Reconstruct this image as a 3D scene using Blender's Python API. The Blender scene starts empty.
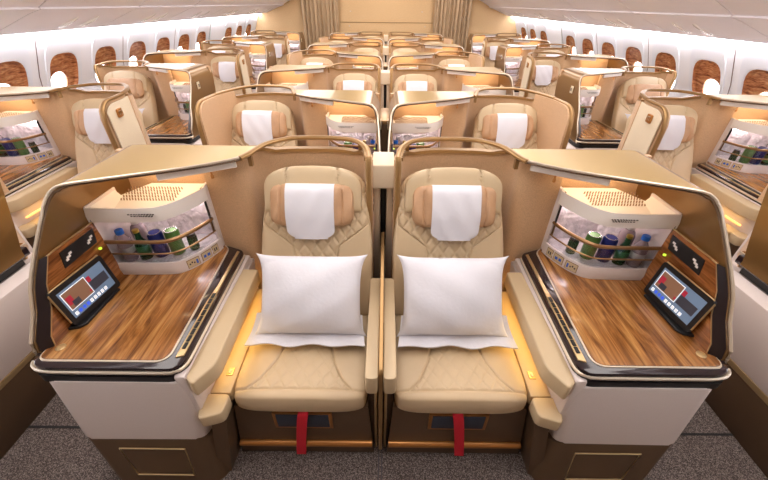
import bpy, bmesh, math, random
from math import sin, cos, pi, radians, atan2, sqrt, exp
from mathutils import Vector, Matrix
random.seed(7)
S = bpy.context.scene
C = S.collection

# ---------------------------------------------------------------- materials
def lin(c):
    return tuple(((v/255)/12.92 if v/255 <= .04045 else ((v/255+.055)/1.055)**2.4) for v in c) + (1,)
M = {}
def mat(name, rgb, rough=.5, metal=0, spec=.5, emit=None, es=0, noise=None, bump=None, coat=0, trans=0, sheen=0):
    m = bpy.data.materials.new(name); m.use_nodes = True
    nt = m.node_tree; b = nt.nodes['Principled BSDF']
    col = lin(rgb)
    b.inputs['Base Color'].default_value = col
    b.inputs['Roughness'].default_value = rough
    b.inputs['Metallic'].default_value = metal
    b.inputs['Specular IOR Level'].default_value = spec
    b.inputs['Coat Weight'].default_value = coat
    b.inputs['Transmission Weight'].default_value = trans
    b.inputs['Sheen Weight'].default_value = sheen
    if emit:
        b.inputs['Emission Color'].default_value = lin(emit); b.inputs['Emission Strength'].default_value = es
    tc = nt.nodes.new('ShaderNodeTexCoord')
    if noise:      # (scale, amount)
        n = nt.nodes.new('ShaderNodeTexNoise'); n.inputs['Scale'].default_value = noise[0]; n.inputs['Detail'].default_value = 3
        nt.links.new(tc.outputs['Object'], n.inputs['Vector'])
        r = nt.nodes.new('ShaderNodeValToRGB')
        a = noise[1]
        r.color_ramp.elements[0].position = .3; r.color_ramp.elements[1].position = .7
        r.color_ramp.elements[0].color = tuple(v*(1-a) for v in col[:3])+(1,)
        r.color_ramp.elements[1].color = tuple(min(1, v*(1+a)) for v in col[:3])+(1,)
        nt.links.new(n.outputs['Fac'], r.inputs['Fac']); nt.links.new(r.outputs['Color'], b.inputs['Base Color'])
    if bump:       # (scale, strength)
        n = nt.nodes.new('ShaderNodeTexNoise'); n.inputs['Scale'].default_value = bump[0]; n.inputs['Detail'].default_value = 2
        nt.links.new(tc.outputs['Object'], n.inputs['Vector'])
        bp = nt.nodes.new('ShaderNodeBump'); bp.inputs['Strength'].default_value = bump[1]; bp.inputs['Distance'].default_value = .002
        nt.links.new(n.outputs['Fac'], bp.inputs['Height']); nt.links.new(bp.outputs['Normal'], b.inputs['Normal'])
    M[name] = m
    return m

def wood(name, c0, c1, c2, sx, sy, sz, rough=.22, coat=.5):
    m = bpy.data.materials.new(name); m.use_nodes = True
    nt = m.node_tree; b = nt.nodes['Principled BSDF']; L = nt.links.new
    tc = nt.nodes.new('ShaderNodeTexCoord'); mp = nt.nodes.new('ShaderNodeMapping')
    mp.inputs['Scale'].default_value = (sx, sy, sz)
    L(tc.outputs['Object'], mp.inputs['Vector'])
    n = nt.nodes.new('ShaderNodeTexNoise'); n.inputs['Scale'].default_value = 1; n.inputs['Detail'].default_value = 6
    n.inputs['Roughness'].default_value = .62; n.inputs['Distortion'].default_value = 1.1
    L(mp.outputs['Vector'], n.inputs['Vector'])
    r = nt.nodes.new('ShaderNodeValToRGB'); e = r.color_ramp.elements
    e[0].position = .33; e[0].color = lin(c0); e[1].position = .68; e[1].color = lin(c2)
    k = e.new(.48); k.color = lin(c1)
    L(n.outputs['Fac'], r.inputs['Fac'])
    # fine pores
    m2 = nt.nodes.new('ShaderNodeMapping'); m2.inputs['Scale'].default_value = (sx*7, sy*4, sz*7)
    L(tc.outputs['Object'], m2.inputs['Vector'])
    n2 = nt.nodes.new('ShaderNodeTexNoise'); n2.inputs['Scale'].default_value = 1; n2.inputs['Detail'].default_value = 2
    L(m2.outputs['Vector'], n2.inputs['Vector'])
    mr = nt.nodes.new('ShaderNodeMapRange'); mr.inputs['From Min'].default_value = .35; mr.inputs['From Max'].default_value = .6
    mr.inputs['To Min'].default_value = .72; mr.inputs['To Max'].default_value = 1.08
    L(n2.outputs['Fac'], mr.inputs['Value'])
    mx = nt.nodes.new('ShaderNodeMix'); mx.data_type = 'RGBA'; mx.blend_type = 'MULTIPLY'; mx.inputs[0].default_value = 1
    L(r.outputs['Color'], mx.inputs[6]); L(mr.outputs['Result'], mx.inputs[7])
    L(mx.outputs[2], b.inputs['Base Color'])
    b.inputs['Roughness'].default_value = rough; b.inputs['Coat Weight'].default_value = coat; b.inputs['Coat Roughness'].default_value = .08
    M[name] = m

mat('leather', (202, 178, 144), .45, bump=(260, .25), noise=(9, .04))
mat('leather_pad', (200, 177, 142), .42, bump=(260, .2))
mat('leather_tan', (190, 150, 114), .5, bump=(60, .5), noise=(30, .05))
mat('fabric', (206, 169, 131), .85, noise=(240, .12), bump=(300, .5), sheen=.2)
mat('fabric_cream', (228, 212, 186), .7, noise=(300, .05))
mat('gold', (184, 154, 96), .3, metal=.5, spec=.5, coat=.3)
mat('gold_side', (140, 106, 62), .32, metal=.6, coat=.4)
mat('champagne', (206, 178, 132), .3, metal=.75)
mat('champagne_light', (222, 208, 188), .3, metal=.5)
mat('rail_gold', (160, 126, 82), .34, metal=.6)
mat('black_satin', (34, 24, 28), .3)
mat('latch_white', (250, 250, 252), .12, coat=1)
mat('plate_beige', (206, 186, 150), .5)
mat('rail_bronze', (150, 116, 78), .3, metal=.7)
mat('bronze', (98, 76, 56), .45, metal=.35, bump=(300, .2))
mat('bronze_bright', (190, 134, 78), .3, metal=.8)
mat('black_gloss', (38, 26, 30), .12, coat=.6)
mat('black', (16, 15, 17), .45)
mat('rubber', (30, 28, 30), .6)
mat('white_plastic', (236, 230, 224), .4)
mat('body_white', (222, 210, 206), .45, noise=(300, .03))
mat('white_cloth', (222, 221, 229), .85, bump=(60, .5), sheen=.1)
mat('button_cream', (226, 210, 180), .5)
mat('icon_blue', (50, 96, 200), .5)
mat('icon_dark', (70, 60, 60), .5)
mat('grille', (140, 110, 88), .6)
mat('mesh_blue', (48, 52, 66), .7, noise=(200, .3))
mat('red_strap', (196, 22, 44), .7, bump=(300, .4))
mat('liner', (238, 228, 230), .2, metal=.1, noise=(28, .16), bump=(38, 6.0))
mat('green_led', (150, 190, 40), .4, emit=(190, 220, 60), es=1.5)
mat('wall_white', (236, 238, 244), .55)
mat('shade_white', (232, 236, 244), .5)
mat('bin_white', (244, 242, 250), .5)
mat('seam', (120, 98, 98), .6)
mat('ceiling_white', (238, 236, 238), .6)
mat('pane_glow', (255, 255, 255), .3, emit=(250, 252, 255), es=7)
mat('strip_glow', (255, 255, 255), .3, emit=(252, 250, 255), es=14)
mat('panel_glow', (255, 255, 255), .3, emit=(255, 248, 244), es=4.3)
mat('bulkhead', (216, 182, 136), .7, noise=(60, .1))
mat('curtain', (186, 160, 128), .8, noise=(80, .06))
mat('clear', (235, 240, 245), .05, trans=1, spec=.5)
mat('bottle_pink', (222, 200, 206), .15, trans=.55)
mat('bottle_green', (34, 84, 48), .12, trans=.3)
mat('cap_blue', (40, 112, 214), .4)
mat('cap_gold', (190, 160, 70), .35, metal=.6)
mat('can_blue', (34, 48, 130), .3, metal=.4)
mat('can_green', (96, 140, 70), .3, metal=.4)
mat('can_silver', (200, 200, 205), .25, metal=.9)
mat('label_white', (230, 224, 222), .6)
mat('label_green', (70, 128, 74), .5)
mat('screen', (90, 110, 135), .3, emit=(120, 140, 165), es=.4)
mat('screen_pic', (120, 90, 70), .3, emit=(120, 84, 64), es=.55)
mat('screen_white', (230, 235, 240), .3, emit=(225, 232, 240), es=.6)
mat('screen_blue', (40, 70, 190), .3, emit=(60, 100, 220), es=.7)
mat('screen_red', (150, 30, 50), .3, emit=(150, 34, 52), es=.6)
mat('screen_dark', (50, 52, 62), .3, emit=(56, 56, 66), es=.4)
mat('lamp_warm', (255, 200, 130), .4, emit=(255, 190, 110), es=1.5)
mat('cooler_glow', (255, 255, 255), .4, emit=(255, 238, 238), es=20)
mat('seat_track', (84, 78, 80), .5, metal=.3)
wood('wood', (84, 46, 20), (152, 98, 48), (202, 148, 86), 24, 2.0, 12)
wood('wood_side', (96, 52, 24), (140, 84, 42), (176, 114, 62), 20, 3.0, 34)
wood('wood_window', (116, 62, 38), (184, 116, 72), (222, 164, 112), 10, 7.0, 34, rough=.25, coat=.3)

# carpet
def carpet():
    m = bpy.data.materials.new('carpet'); m.use_nodes = True; nt = m.node_tree; b = nt.nodes['Principled BSDF']; L = nt.links.new
    tc = nt.nodes.new('ShaderNodeTexCoord'); v = nt.nodes.new('ShaderNodeTexVoronoi'); v.inputs['Scale'].default_value = 330
    L(tc.outputs['Object'], v.inputs['Vector'])
    r = nt.nodes.new('ShaderNodeValToRGB'); e = r.color_ramp.elements
    e[0].position = .05; e[0].color = lin((58, 50, 47)); e[1].position = .95; e[1].color = lin((150, 137, 131))
    k = e.new(.5); k.color = lin((92, 80, 76))
    sp = nt.nodes.new('ShaderNodeSeparateColor'); L(v.outputs['Color'], sp.inputs['Color']); L(sp.outputs['Red'], r.inputs['Fac'])
    L(r.outputs['Color'], b.inputs['Base Color']); b.inputs['Roughness'].default_value = .95
    bp = nt.nodes.new('ShaderNodeBump'); bp.inputs['Strength'].default_value = .6; bp.inputs['Distance'].default_value = .004
    L(v.outputs['Distance'], bp.inputs['Height']); L(bp.outputs['Normal'], b.inputs['Normal'])
    M['carpet'] = m
carpet()

# ---------------------------------------------------------------- mesh helpers
class MB:
    """collects geometry in pod coordinates; hand=-1 mirrors x; origin is subtracted"""
    def __init__(s, hand=1, org=(0, 0, 0)):
        s.bm = bmesh.new(); s.h = hand; s.o = org
    def box(s, x0, x1, y0, y1, z0, z1, bev=0, seg=2, mtx=None):
        t = bmesh.new()
        vs = [t.verts.new((x, y, z)) for x in (x0, x1) for y in (y0, y1) for z in (z0, z1)]
        for f in ((0,1,3,2),(4,6,7,5),(0,4,5,1),(2,3,7,6),(0,2,6,4),(1,5,7,3)): t.faces.new([vs[i] for i in f])
        if bev: bmesh.ops.bevel(t, geom=t.edges[:], offset=bev, segments=seg, affect='EDGES', profile=.5, clamp_overlap=True)
        if mtx: bmesh.ops.transform(t, matrix=mtx, verts=t.verts[:])
        s.merge(t); return s
    def prism(s, pts, z0, z1, bev=0, seg=2, axis='z'):
        """pts: 2-D outline; z0/z1 number or function(x,y)"""
        t = bmesh.new()
        f0 = z0 if callable(z0) else (lambda a, b: z0)
        f1 = z1 if callable(z1) else (lambda a, b: z1)
        def P(a, b, c):
            return (a, b, c) if axis == 'z' else ((c, a, b) if axis == 'x' else (a, c, b))
        lo = [t.verts.new(P(a, b, f0(a, b))) for a, b in pts]; hi = [t.verts.new(P(a, b, f1(a, b))) for a, b in pts]
        n = len(pts)
        t.faces.new(lo); t.faces.new(hi)
        for i in range(n): t.faces.new((lo[i], lo[(i+1) % n], hi[(i+1) % n], hi[i]))
        bmesh.ops.recalc_face_normals(t, faces=t.faces[:])
        if bev:
            es = [e for e in t.edges if len(e.link_faces) == 2 and e.calc_face_angle(0) > .6]
            bmesh.ops.bevel(t, geom=es, offset=bev, segments=seg, affect='EDGES', profile=.5, clamp_overlap=True)
        s.merge(t); return s
    def merge(s, t):
        bmesh.ops.recalc_face_normals(t, faces=t.faces[:])
        me = bpy.data.meshes.new('t'); t.to_mesh(me); t.free(); s.bm.from_mesh(me); bpy.data.meshes.remove(me)
    def tube(s, path, r, seg=8, ry=None, caps=True, closed=False, up=(0, 0, 1)):
        t = bmesh.new(); path = [Vector(p) for p in path]; n = len(path); rings = []
        ry = ry or r
        for i, p in enumerate(path):
            a = path[i-1] if (i > 0 or closed) else path[i]; b = path[(i+1) % n] if (i < n-1 or closed) else path[i]
            d = (b-a).normalized(); u = Vector(up)
            if abs(d.dot(u)) > .98: u = Vector((0, 1, 0))
            sx = d.cross(u).normalized(); sy = sx.cross(d).normalized()
            rings.append([t.verts.new(p + sx*r*cos(2*pi*(k+.5)/seg) + sy*ry*sin(2*pi*(k+.5)/seg)) for k in range(seg)])
        for i in range(n if closed else n-1):
            A, B = rings[i], rings[(i+1) % n]
            for k in range(seg): t.faces.new((A[k], A[(k+1) % seg], B[(k+1) % seg], B[k]))
        if caps and not closed: t.faces.new(rings[0]); t.faces.new(rings[-1])
        s.merge(t); return s
    def bar(s, path, hx, hz, closed=False):
        """ribbon-like bar of rectangular section: hx half across, hz half along z"""
        return s.tube(path, hx*1.414, 4, ry=hz*1.414, closed=closed)
    def sheet(s, rows, th=0, nrm=None):
        """grid of points, optionally thickened"""
        t = bmesh.new(); g = [[t.verts.new(p) for p in r] for r in rows]
        for i in range(len(g)-1):
            for j in range(len(g[0])-1): t.faces.new((g[i][j], g[i][j+1], g[i+1][j+1], g[i+1][j]))
        bmesh.ops.recalc_face_normals(t, faces=t.faces[:])
        if th: bmesh.ops.solidify(t, geom=t.faces[:], thickness=th)
        s.merge(t); return s
    def puff(s, O, U, V, N, hw, hh, T, Tb=None, nu=24, nv=24, p=5, disp=None, wf=None, pinch=.05):
        O, U, V, N = Vector(O), Vector(U).normalized(), Vector(V).normalized(), Vector(N).normalized()
        Tb = T if Tb is None else Tb
        t = bmesh.new()
        def ax(n): return [(sin(pi/2*(2*i/n-1))*.4+(2*i/n-1)*.6) for i in range(n+1)]
        us, vs = ax(nu), ax(nv)
        def pos(u, v, side):
            e = max(0, 1-abs(u)**p)**(1/p)*max(0, 1-abs(v)**p)**(1/p)
            w = wf(v) if wf else 1
            a = u*hw*w*(1-pinch*abs(v)**6); b = v*hh*(1-pinch*abs(u)**6)
            h = (T if side else -Tb)*e
            if side and disp and e > .3: h += disp(a, b)
            return O+U*a+V*b+N*h
        F = [[t.verts.new(pos(u, v, 1)) for u in us] for v in vs]
        B = [[t.verts.new(pos(u, v, 0)) if 0 < i < nu and 0 < j < nv else F[j][i] for i, u in enumerate(us)] for j, v in enumerate(vs)]
        for j in range(nv):
            for i in range(nu):
                t.faces.new((F[j][i], F[j][i+1], F[j+1][i+1], F[j+1][i]))
                q = (B[j][i], B[j+1][i], B[j+1][i+1], B[j][i+1])
                try: t.faces.new(q)
                except ValueError: pass
        s.merge(t); return s
    def frustum(s, lo, z0, hi, z1, bev=0):
        t = bmesh.new(); a = [t.verts.new((x, y, z0)) for x, y in lo]; b = [t.verts.new((x, y, z1)) for x, y in hi]; n = len(lo)
        t.faces.new(a); t.faces.new(b)
        for i in range(n): t.faces.new((a[i], a[(i+1) % n], b[(i+1) % n], b[i]))
        if bev:
            es = [e for e in t.edges if e.calc_length() > 0 and ((e.verts[0] in a) == (e.verts[1] in a))]
            bmesh.ops.bevel(t, geom=es, offset=bev, segments=2, affect='EDGES', profile=.5, clamp_overlap=True)
        s.merge(t); return s
    def lathe(s, c, prof, seg=14, axis=(0, 0, 1)):
        t = bmesh.new(); rings = []
        for r, z in prof:
            rings.append([t.verts.new((c[0]+r*cos(2*pi*k/seg), c[1]+r*sin(2*pi*k/seg), c[2]+z)) for k in range(seg)])
        for A, B in zip(rings, rings[1:]):
            for k in range(seg): t.faces.new((A[k], A[(k+1) % seg], B[(k+1) % seg], B[k]))
        t.faces.new(rings[0]); t.faces.new(rings[-1])
        s.merge(t); return s
    def build(s, name, m, parent=None, smooth=True, mtx=None):
        bm = s.bm
        if s.o != (0, 0, 0): bmesh.ops.translate(bm, vec=-Vector(s.o), verts=bm.verts[:])
        if s.h < 0:
            bmesh.ops.scale(bm, vec=(-1, 1, 1), verts=bm.verts[:]); bmesh.ops.reverse_faces(bm, faces=bm.faces[:])
        me = bpy.data.meshes.new(name); bm.to_mesh(me); bm.free()
        me.materials.append(M[m])
        if smooth:
            for p in me.polygons: p.use_smooth = True
            try: me.set_sharp_from_angle(angle=radians(38))
            except Exception: pass
        o = bpy.data.objects.new(name, me); C.objects.link(o)
        if parent: o.parent = parent
        return o

def empty(name, loc, rz=0):
    o = bpy.data.objects.new(name, None); C.objects.link(o); o.location = loc; o.rotation_euler = (0, 0, rz)
    o.empty_display_size = .1; return o
def tag(o, label=None, cat=None, group=None, kind=None):
    if label: o['label'] = label
    if cat: o['category'] = cat
    if group: o['group'] = group
    if kind: o['kind'] = kind
    return o
def copy_tree(o, parent=None):
    c = o.copy(); C.objects.link(c); c.parent = parent
    for ch in KIDS.get(o.name, list(o.children)): copy_tree(ch, c)
    return c
KIDS = {}
def snap(o):
    KIDS[o.name] = list(o.children)
    for ch in o.children: snap(ch)

def rounded(pts, rads, seg=5):
    """round the corners of a 2-D polygon"""
    out = []; n = len(pts)
    for i, p in enumerate(pts):
        r = rads[i] if isinstance(rads, (list, tuple)) else rads
        if r <= 0: out.append(tuple(p)); continue
        P = Vector(p); A = Vector(pts[i-1]); B = Vector(pts[(i+1) % n]); r = min(r, (A-P).length*.46, (B-P).length*.46)
        a = P+(A-P).normalized()*r; b = P+(B-P).normalized()*r
        for k in range(seg+1):
            t = k/seg; q = a*(1-t)**2+P*2*t*(1-t)+b*t*t
            out.append((q.x, q.y))
    return out
def smooth_path(pts, seg=4):
    """Catmull-Rom through 3-D (or 2-D) points"""
    P = [Vector(p) for p in pts]; P = [P[0]*2-P[1]]+P+[P[-1]*2-P[-2]]; out = []
    for i in range(1, len(P)-2):
        for k in range(seg):
            t = k/seg
            out.append(.5*((2*P[i])+(-P[i-1]+P[i+1])*t+(2*P[i-1]-5*P[i]+4*P[i+1]-P[i+2])*t*t+(-P[i-1]+3*P[i]-3*P[i+1]+P[i+2])*t**3))
    out.append(P[-2]); return [tuple(v) for v in out]
def resample(pts, n):
    P = [Vector(p) for p in pts]; d = [0]
    for a, b in zip(P, P[1:]): d.append(d[-1]+(b-a).length)
    out = []
    for k in range(n):
        t = d[-1]*k/(n-1); i = 0
        while i < len(P)-2 and d[i+1] < t: i += 1
        s_ = (t-d[i])/max(1e-9, d[i+1]-d[i]); out.append(P[i].lerp(P[i+1], s_))
    return out

# ---------------------------------------------------------------- seat
def groove(d, w, depth): return -depth*exp(-(d/w)**2)
def lerp_tab(tab, x):
    if x <= tab[0][0]: return tab[0][1]
    for (a, b), (c, d) in zip(tab, tab[1:]):
        if x <= c: return b+(d-b)*(x-a)/(c-a)
    return tab[-1][1]
def quilt(a, b, half, dx, dy, depth=.011):
    """diamond quilting between two seams at distance half from the middle"""
    s_ = abs(a)-half
    g = groove(s_, .005, .009)
    if s_ < 0:
        p = a/dx+b/dy; q = a/dx-b/dy
        for t in (p, q):
            d = abs(t-round(t))*dx*.75
            g = min(g, groove(d, .0055, depth))
        g += .003
    return g

SO = (.31, 1.05, 0)     # seat origin in pod coordinates
BN = Vector((0, -.9, .435)); BV = Vector((0, .435, .9))
def make_seat(hand):
    r = empty('airline_seat', (0, 0, 0)); mb = lambda: MB(hand, SO)
    b = mb().frustum([(.030, .752), (.632, .752), (.632, 1.32), (.030, 1.32)], 0, [(.050, .765), (.592, .765), (.592, 1.32), (.050, 1.32)], .352, .006).build('seat_base', 'bronze', r)
    mb().tube([(.036, .752, .090), (.618, .752, .090)], .017, 10).build('kick_rail', 'bronze_bright', r)
    v = mb().box(.200, .445, .755, .767, .205, .318, .002).build('stowage_frame', 'bronze_bright', r)
    mb().box(.214, .430, .751, .757, .222, .312, .001).build('stowage_net', 'mesh_blue', v)
    # strap
    pth = [(.31, .775, .352), (.31, .747, .345), (.318, .735, .30), (.335, .731, .18), (.354, .731, .025)]
    pth = smooth_path(pth, 4)
    t = mb(); t.sheet([[(x0+x, y, z) for x in (-.021, 0, .021)] for x0, y, z in pth], .003); t.build('pull_strap', 'red_strap', r)
    # cushion: front seam groove + quilt
    htab = [(-.28, .215), (-.245, .205), (-.2, .16), (-.12, .12), (0, .088), (.3, .075)]
    def cd(a, b_):
        h = lerp_tab(htab, b_)
        g = 0
        if b_ > -.243: g = quilt(a, b_, h, .056, .082, .006)
        g = min(g, groove(b_+.245, .005, .006))
        return g + .012*(1-(a/.27)**2)
    mb().puff((.318, 1.022, .403), (1, 0, 0), (0, 1, 0), (0, 0, 1), .268, .285, .052, .062, 170, 170, 7, cd, pinch=.06).build('seat_cushion', 'leather', r)
    # backrest
    O = Vector((.308, 1.20, .44))+BV*.349
    def wf(v):
        if v > .62: return .89*max(0, 1-((v-.62)/.40)**2.6)**(1/2.6)
        return 1.0-.11*max(0, (v+.2)/.82)**1.5
    wt = [(-.345, .05), (-.1, .085), (-.01, .105), (.03, .155), (.09, .235), (.3, .25)]
    def bd(a, b_):
        return quilt(a, b_, lerp_tab(wt, b_), .054, .076, .006)
    mb().puff(O, (1, 0, 0), BV, BN, .262, .350, .055, .05, 160, 190, 7, bd, wf, pinch=0).build('backrest', 'leather', r)
    # upper bolster (horseshoe)
    Ob = Vector((.317, 1.20, .44))+BV*.602+BN*.045
    def wb(v):
        if v > 0: return max(0, 1-v**2.5)**(1/2.5)
        return 1
    def db(a, b_):
        return min(groove(abs(a)-.115, .004, .008), 0)+.004
    mb().puff(Ob, (1, 0, 0), BV, BN, .222, .103, .034, .04, 48, 40, 4, db, wb, pinch=.0).build('head_bolster', 'leather_pad', r)
    # headrest pillow, tan
    Oh = Vector((.319, 1.20, .44))+BV*.530+BN*.072
    def dh(a, b_):
        g = groove(abs(a)-.135, .006, .010)
        return g + .006*sin(a*60+b_*35)*abs(a)/.2
    mb().puff(Oh, (1, 0, 0), BV, BN, .188, .096, .045, .03, 40, 32, 3, dh, pinch=.12).build('headrest', 'leather_tan', r)
    # centre armrest with posts
    a = mb().prism(rounded([(.009, .715), (.056, .715), (.056, 1.25), (.009, 1.25)], [.018, .018, .005, .005]), .530, .622, .010, 3).build('armrest', 'leather_pad', r)
    mb().prism([(.014, .775), (.026, .775), (.026, .80), (.014, .80)], .0, .54, .003).build('armrest_post', 'champagne', r)
    mb().box(.012, .05, .80, 1.25, .0, .53, .003).build('armrest_panel', 'bronze', r)
    return r

def towel_mesh(hand):
    t = MB(hand, SO)
    rows = []
    O = Vector((.322, 1.20, .44))
    prof = [(.560, .03), (.612, .075), (.624, .095), (.622, .110), (.607, .121), (.585, .130), (.53, .132), (.48, .127), (.44, .116), (.40, .104), (.378, .098)]
    prof = [(a, b) for a, b in smooth_path([(a, b, 0) for a, b in prof], 3) for _ in (0,)] if False else prof
    pp = [Vector((p[0], p[1])) for p in [(q[0], q[1]) for q in smooth_path([(a, b, 0.) for a, b in prof], 3)]]
    n = len(pp)
    for j, q in enumerate(pp):
        row = []
        for i in range(17):
            u = -1+i/8
            w = .107
            low = max(0, min(1, (.425-q[0])/.040)) if q[0] < .425 and j > 12 else 0
            w *= (1-.30*low**3)
            x = .315+u*w
            bow = -.012*(u**2) + .002*sin(u*7+q[0]*40)
            row.append(tuple(O+BV*q[0]+BN*(q[1]+bow)+Vector((x-.315, 0, 0))))
        rows.append(row)
    t.sheet(rows, .005)
    return t
def pillow_mesh(hand, org):
    t = MB(hand, org)
    V = Vector((0, .60, .80)).normalized(); N = Vector((0, -.80, .60))
    O = Vector((.308, 1.140, .622))+N*.05
    random.seed(3)
    def d(a, b):
        return .004*sin(a*26+b*18)*sin(b*23+1)+.003*sin(a*55+2)*(abs(b)/.2)
    t.puff(O, (1, 0, 0), V, N, .222, .166, .088, .05, 44, 38, 2.0, d, lambda v: .955+.075*abs(v)**2.5, pinch=-.075)
    # flange of the pillowcase, lying on the seat
    rows = []
    for j in range(7):
        row = []
        for i in range(25):
            u = -1+i/12
            y = 1.08-.135*j/6 + .006*sin(u*9+j*.4)
            z = .508+.075*(1-j/6)**3*.6 - .004*j/6*(1+sin(u*6)) 
            row.append((.322+u*(.235+.018*j/6), y, z))
        rows.append(row)
    t.sheet(rows, .006)
    return t

# ---------------------------------------------------------------- console (shell, table, minibar)
CO = (.95, 1.10, 0)
def yfront(x, z):
    """leading edge of shell side / hood"""
    return 0
# cross-section of the side panel + hood: (x, z, yfront)
SEC = [(1.213, .640, .742), (1.212, .665, .765), (1.213, .72, .775), (1.212, .80, .835), (1.208, .88, .872), (1.205, .95, .925), (1.200, 1.02, .985), (1.192, 1.08, 1.035),
       (1.180, 1.125, 1.072), (1.160, 1.152, 1.095), (1.130, 1.163, 1.112), (1.05, 1.165, 1.145), (.90, 1.165, 1.212), (.76, 1.165, 1.275), (.66, 1.165, 1.335), (.60, 1.165, 1.385), (.565, 1.165, 1.44)]
BACK = 1.515
# plan of fabric surround
WALL = [(.80, 1.425), (.70, 1.415), (.645, 1.42), (.612, 1.45), (.60, 1.51), (.56, 1.575), (.48, 1.612), (.36, 1.622), (.24, 1.62), (.15, 1.595), (.098, 1.55), (.075, 1.49), (.068, 1.43)]
def make_console(hand, long_wing):
    r = empty('seat_console', (0, 0, 0)); mb = lambda: MB(hand, CO)
    # ---- lower body
    bhi = rounded([(.690, .685), (1.180, .680), (1.208, .74), (1.208, 1.46), (.70, 1.46), (.62, .76)], [.05, .04, .03, 0, 0, .03])
    blo = rounded([(.672, .630), (1.085, .605), (1.115, .66), (1.115, 1.46), (.70, 1.46), (.645, .72)], [.05, .04, .03, 0, 0, .03])
    t = mb(); t.frustum(blo, 0, bhi, .25)
    t.frustum([(.650, .672), (.70, .655), (.74, 1.38), (.66, 1.38), (.645, .80)], 0, [(.597, .705), (.652, .698), (.70, .80), (.70, 1.38), (.605, 1.38), (.599, .80)][:1]+[(.652, .698), (.70, 1.38), (.605, 1.38), (.599, .80)], .375)
    bb = t.build('console_base', 'bronze', r)
    t = mb()
    hz = lambda z: .682-.068*(1-z/.25)-.003
    t.tube([(x, hz(z), z) for x, z in ((.775, .065), (1.01, .065), (1.055, .205), (.79, .205))], .0035, 6, closed=True)
    t.build('hatch_frame', 'champagne', bb)
    bt = rounded([(.655, .700), (1.160, .700), (1.192, .75), (1.192, 1.45), (.665, 1.45)], [.05, .05, .03, 0, 0])
    bl = rounded([(.690, .684), (1.185, .680), (1.211, .74), (1.211, 1.45), (.71, 1.45)], [.05, .05, .03, 0, 0])
    t = mb(); t.frustum(bl, .25, bt, .605, .010); t.build('console_body', 'body_white', r)
    t = mb(); t.box(.672, .712, .70, 1.40, .40, .64, .01); t.build('side_panel', 'body_white', r)
    # dark recess below the table rim
    rec = rounded([(.69, .705), (1.185, .705), (1.206, .76), (1.206, 1.35), (.70, 1.35)], [.05, .05, .02, 0, 0])
    mb().prism(rec, .60, .632, 0).build('table_underside', 'black', r)
    # table: outer champagne rim, black band, inner champagne line, wood top
    def ring(o, dx): return o
    T0 = rounded([(.674, .708), (1.210, .708), (1.210, 1.40), (.80, 1.43), (.690, 1.385)], [.055, .08, 0, 0, .03], 7)
    def inset(poly, d):
        n = len(poly); out = []
        for i in range(n):
            A, P, B = Vector(poly[i-1]), Vector(poly[i]), Vector(poly[(i+1) % n])
            e1 = (P-A).normalized() if (P-A).length > 1e-6 else (B-P).normalized(); e2 = (B-P).normalized() if (B-P).length > 1e-6 else e1
            n1 = Vector((-e1.y, e1.x)); n2 = Vector((-e2.y, e2.x)); m = (n1+n2)
            m = m.normalized() if m.length > 1e-6 else n1
            k = 1/max(.5, m.dot(n1)); q = P+m*d*k; out.append((q.x, q.y))
        return out
    tt = mb().prism(T0, .630, .676, .006, 2).build('table_rim', 'black_gloss', r)
    # champagne edge wire round the rim
    edge = [p for p in T0 if p[1] < 1.42]
    front = [p for p in T0 if p[0] > .68 and p[1] < 1.0]
    loop = [p for p in T0 if not (p[0] > 1.2 and p[1] > .80) and not p[1] > 1.40]
    # order: start near (.715,1.36) going down the seat side, front, up the outer side
    seq = [(.690, 1.37), (.684, 1.15), (.678, .90), (.675, .77), (.684, .728), (.705, .713), (.735, .706), (.90, .705), (1.08, .705), (1.13, .706), (1.175, .713), (1.203, .728), (1.214, .745)]
    mb().tube([(x, y, .662) for x, y in smooth_path([(a, b, 0) for a, b in seq], 3) for x, y in ((x, y),)] if False else [(q[0], q[1], .655) for q in smooth_path([(a, b, 0.) for a, b in seq], 3)], .0055, 6, ry=.007).build('rim_edge', 'champagne_light', r)
    W0 = rounded([(.737, .738), (1.180, .738), (1.180, 1.42), (.80, 1.42), (.772, 1.39), (.748, .98)], [.045, .03, 0, 0, .02, .05], 6)
    mb().prism(inset(W0, -.006), .670, .680, .001, 1).build('table_inlay', 'champagne_light', r)
    mb().prism(W0, .672, .6825, .0008, 1).build('tabletop', 'wood', r)
    # keypad band with black keys on the seat side
    mb().prism([(.688, .76), (.714, .75), (.722, 1.02), (.716, 1.12), (.722, 1.375), (.708, 1.37), (.698, 1.06)], .672, .681, .001, 1).build('keypad_strip', 'champagne', r)
    kp = mb()
    for i in range(9):
        y = .80+.032*i; x = .7015+.0008*i
        kp.box(x-.007, x+.007, y-.0145, y+.0145, .680, .6845, .002, 1)
    kp.build('keypad', 'black', r)
    mb().lathe((1.135, .785, .682), [(.016, 0), (.016, .003), (.011, .004), (.011, .0025), (.0, .0025)], 16).build('table_button', 'champagne', r)
    # ---- dock along the outer side
    dk = mb()
    lead = [(.68, .765), (.72, .775), (.80, .835), (.88, .872), (.955, .932)]
    fx = lambda z: 1.166+(z-.68)*.055
    rws = []
    for z, yl in lead:
        rws.append([(fx(z), yl+.030, z), (fx(z), 1.02, z), (fx(z), 1.188, z)])
    dk.sheet(rws, .004)
    dk.sheet([[(fx(.955), .962, .955), (fx(.955), 1.188, .955)], [(1.190, .962, .957), (1.190, 1.188, .957)]], .003)
    dock = dk.build('monitor_dock', 'wood_side', r)
    st = mb()
    # black end face following the leading edge
    st.sheet([[(fx(z)-.002, yl+.030, z), (1.198-(.008 if z > .9 else 0), yl+.008, z)] for z, yl in lead], .006)
    st.build('dock_end', 'black_satin', dock)
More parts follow.
